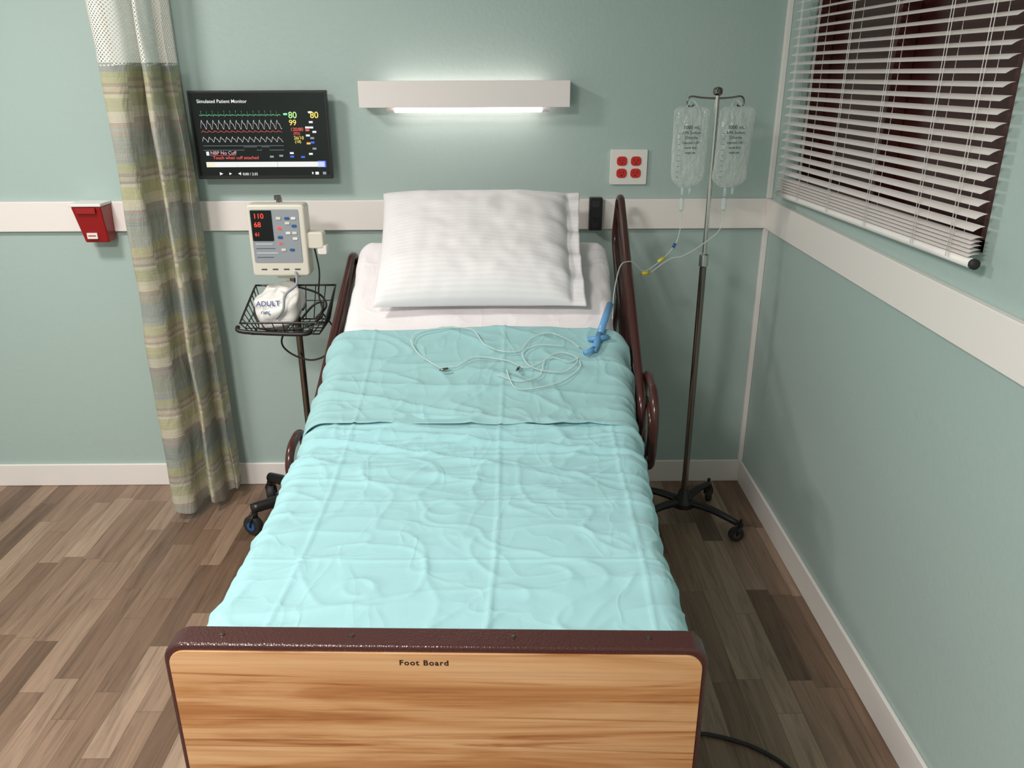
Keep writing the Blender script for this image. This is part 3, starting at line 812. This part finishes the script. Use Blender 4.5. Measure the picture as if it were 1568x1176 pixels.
# basket
g_ = []
bx0, bx1 = -.955, -.650; by0, by1 = 2.77, 3.00; zf, zb_ = .905, .985; zbot = .855
def bp(u, v, top):   # u across, v depth
    if top: return Vector((bx0+(bx1-bx0)*u, by0+(by1-by0)*v, zf+(zb_-zf)*v))
    return Vector((bx0+.03+(bx1-bx0-.06)*u, by0+.025+(by1-by0-.04)*v, zbot))
def per(top, n=10, f=1.):
    pts = []
    for k in range(n): pts.append((k/n, 0))
    for k in range(n): pts.append((1, k/n))
    for k in range(n): pts.append((1-k/n, 1))
    for k in range(n): pts.append((0, 1-k/n))
    return pts
pp = per(True, 8)
g_.append(tube_geo([bp(u, v, True) for u, v in pp], .0040, True, 8))
g_.append(tube_geo([bp(u, v, True).lerp(bp(u, v, False), .45) for u, v in pp], .0020, True, 6))
g_.append(tube_geo([bp(u, v, False) for u, v in pp], .0030, True, 6))
for u, v in pp: g_.append(tube_geo([bp(u, v, True), bp(u, v, False)], .0020, seg=6))
for k in range(1, 10): g_.append(tube_geo([bp(k/10, 0, False), bp(k/10, 1, False)], .0020, seg=6))
for k in range(1, 5): g_.append(tube_geo([bp(0, k/5, False), bp(1, k/5, False)], .0020, seg=6))
multi('wire_basket', g_, M_wireblk, vs)
tube('basket_handle', [(bx0-.005,by0-.01,.895),(bx0+.02,by0-.03,.882),(bx1-.08,by0-.03,.872),(bx1-.05,by0-.01,.88)], .008, M_black, vs, sub=5)
box('basket_bracket', VX-.03, VX+.03, 2.94, 3.0, .90, .93, M_black, vs, .003)
# cuff : rolled cloth lump
nu, nv = 60, 36; V = []; F = []
sp_ = lambda q, e: math.copysign(abs(q)**e, q)
for j in range(nv+1):
    ph = math.pi*j/nv
    for i in range(nu):
        th = 2*math.pi*i/nu
        r = 1+.12*noise.noise(Vector((math.cos(th)*1.5, math.sin(th)*1.5, ph)))+.05*math.sin(ph*8+th*2)+.03*math.sin(th*5+ph*3)
        x = sp_(math.sin(ph), .7)*sp_(math.cos(th), .8)*.088*r; y = sp_(math.sin(ph), .7)*sp_(math.sin(th), .8)*.078*r
        z = sp_(math.cos(ph), .8)*.064*r + .022*(y/.075) + .012*(x/.085)
        V.append((-.842+x, 2.885+y, .936+z+.0))
for j in range(nv):
    for i in range(nu): F.append((j*nu+i, j*nu+(i+1) % nu, (j+1)*nu+(i+1) % nu, (j+1)*nu+i))
M_cuff = new_mat('cuff_white_nylon', (.84,.83,.80), .6); t = NT(M_cuff); t.bump(t.noise(t.coord(), 16, 3, .5, 1.), .8, .01)
mesh_obj('pressure_cuff', V, F, M_cuff, vs, True)
M_navy = new_mat('cuff_print_navy', (.03,.06,.25), .5)
text('cuff_print', 'ADULT', .026, (-.900, 2.802, .958), M_navy, vs, .0004, 'LEFT', (math.radians(60), 0, .12))
text('cuff_print_b', 'range', .020, (-.885, 2.798, .930), M_navy, vs, .0003, 'LEFT', (math.radians(65), 0, .12))
tube('cuff_hose', [(-.76,2.86,1.07),(-.755,2.83,1.03),(-.79,2.80,1.0),(-.80,2.79,.95),(-.83,2.79,.915)], .0045, M_greypan, vs, sub=6)
tube('cable_coil', [(-.70,2.85,.90),(-.67,2.90,.93),(-.70,2.95,.96),(-.76,2.95,.985),(-.83,2.97,.99),(-.90,2.93,.97),(-.925,2.86,.93),(-.90,2.80,.90)], .004, M_rubber, vs, sub=6)
tube('cable_coil_b', [(-.90,2.80,.875),(-.82,2.795,.87),(-.74,2.80,.875),(-.69,2.83,.90),(-.68,2.90,.94),(-.72,2.92,.93),(-.76,2.86,.89)], .004, M_rubber, vs, sub=6)
tube('cable_hanging', [(-.70,2.95,.89),(-.66,2.95,.82),(-.68,2.93,.74),(-.75,2.92,.71),(-.83,2.92,.74),(-.85,2.90,.80),(-.80,2.93,.88)], .0035, M_rubber, vs, sub=8)
lathe('base_hub', [(.02,0),(.05,.006),(.05,.03),(.03,.05),(.014,.07)], (VX,VY,.075), M_black, vs)
for k, ad in enumerate((149, 211, 280, 350, 65)):
    a = math.radians(ad); R_ = .265
    ex_, ey_ = VX+math.cos(a)*R_, VY+math.sin(a)*R_
    tube('leg_%d' % (k+1), [(VX+math.cos(a)*.02, VY+math.sin(a)*.02, .10), (VX+math.cos(a)*.13, VY+math.sin(a)*.13, .120), (ex_, ey_, .115)], [.026,.024,.020], M_black, vs, sub=4)
    caster(vs, ex_, ey_, a+2.2, .042, M_rubber, M_blue, .030)

# power cable on floor
tube('floor_power_cable', [(.30,1.80,.006),(.45,1.745,.006),(.56,1.74,.006),(.68,1.69,.006),(.76,1.60,.006),(.80,1.45,.006),(.81,1.2,.006)], .0055, M_rubber, None, sub=8)

# ------------------------------------------------------------ lights
def troffer(name, x, y, w, l, power, col=(1.,.93,.885)):
    e = empty(name)
    box('housing', x-w/2-.02, x+w/2+.02, y-l/2-.02, y+l/2+.02, CZ-.025, CZ, M_fix, e)
    d_ = emis(name+'_diffuser', col, 2.0)
    box('diffuser', x-w/2, x+w/2, y-l/2, y+l/2, CZ-.032, CZ-.024, d_, e)
    ld = bpy.data.lights.new(name+'_lamp', 'AREA'); ld.shape = 'RECTANGLE'; ld.size = w; ld.size_y = l
    ld.energy = power; ld.color = col
    lo = bpy.data.objects.new('lamp', ld); lo.location = (x, y, CZ-.04); COL.objects.link(lo); lo.parent = e
troffer('ceiling_light_panel', -1.2, -.25, .55, .55, 98)
troffer('ceiling_light_panel', -1.75, 1.75, .35, .35, 37)
w = bpy.data.worlds.new('World'); S.world = w; w.use_nodes = True
w.node_tree.nodes['Background'].inputs[0].default_value = (.5,.5,.5,1); w.node_tree.nodes['Background'].inputs[1].default_value = .2

# ------------------------------------------------------------ camera
cd = bpy.data.cameras.new('camera'); cam = bpy.data.objects.new('camera', cd); COL.objects.link(cam)
cd.sensor_fit = 'HORIZONTAL'; cd.sensor_width = 36; cd.lens = 28.24; cd.clip_start = .05
Rm = Matrix.Rotation(math.radians(-.42), 4, 'Z') @ Matrix.Rotation(math.radians(90-21.4), 4, 'X') @ Matrix.Rotation(math.radians(-.2), 4, 'Z')
cam.matrix_world = Matrix.Translation((0, 0, 1.75)) @ Rm
S.camera = cam
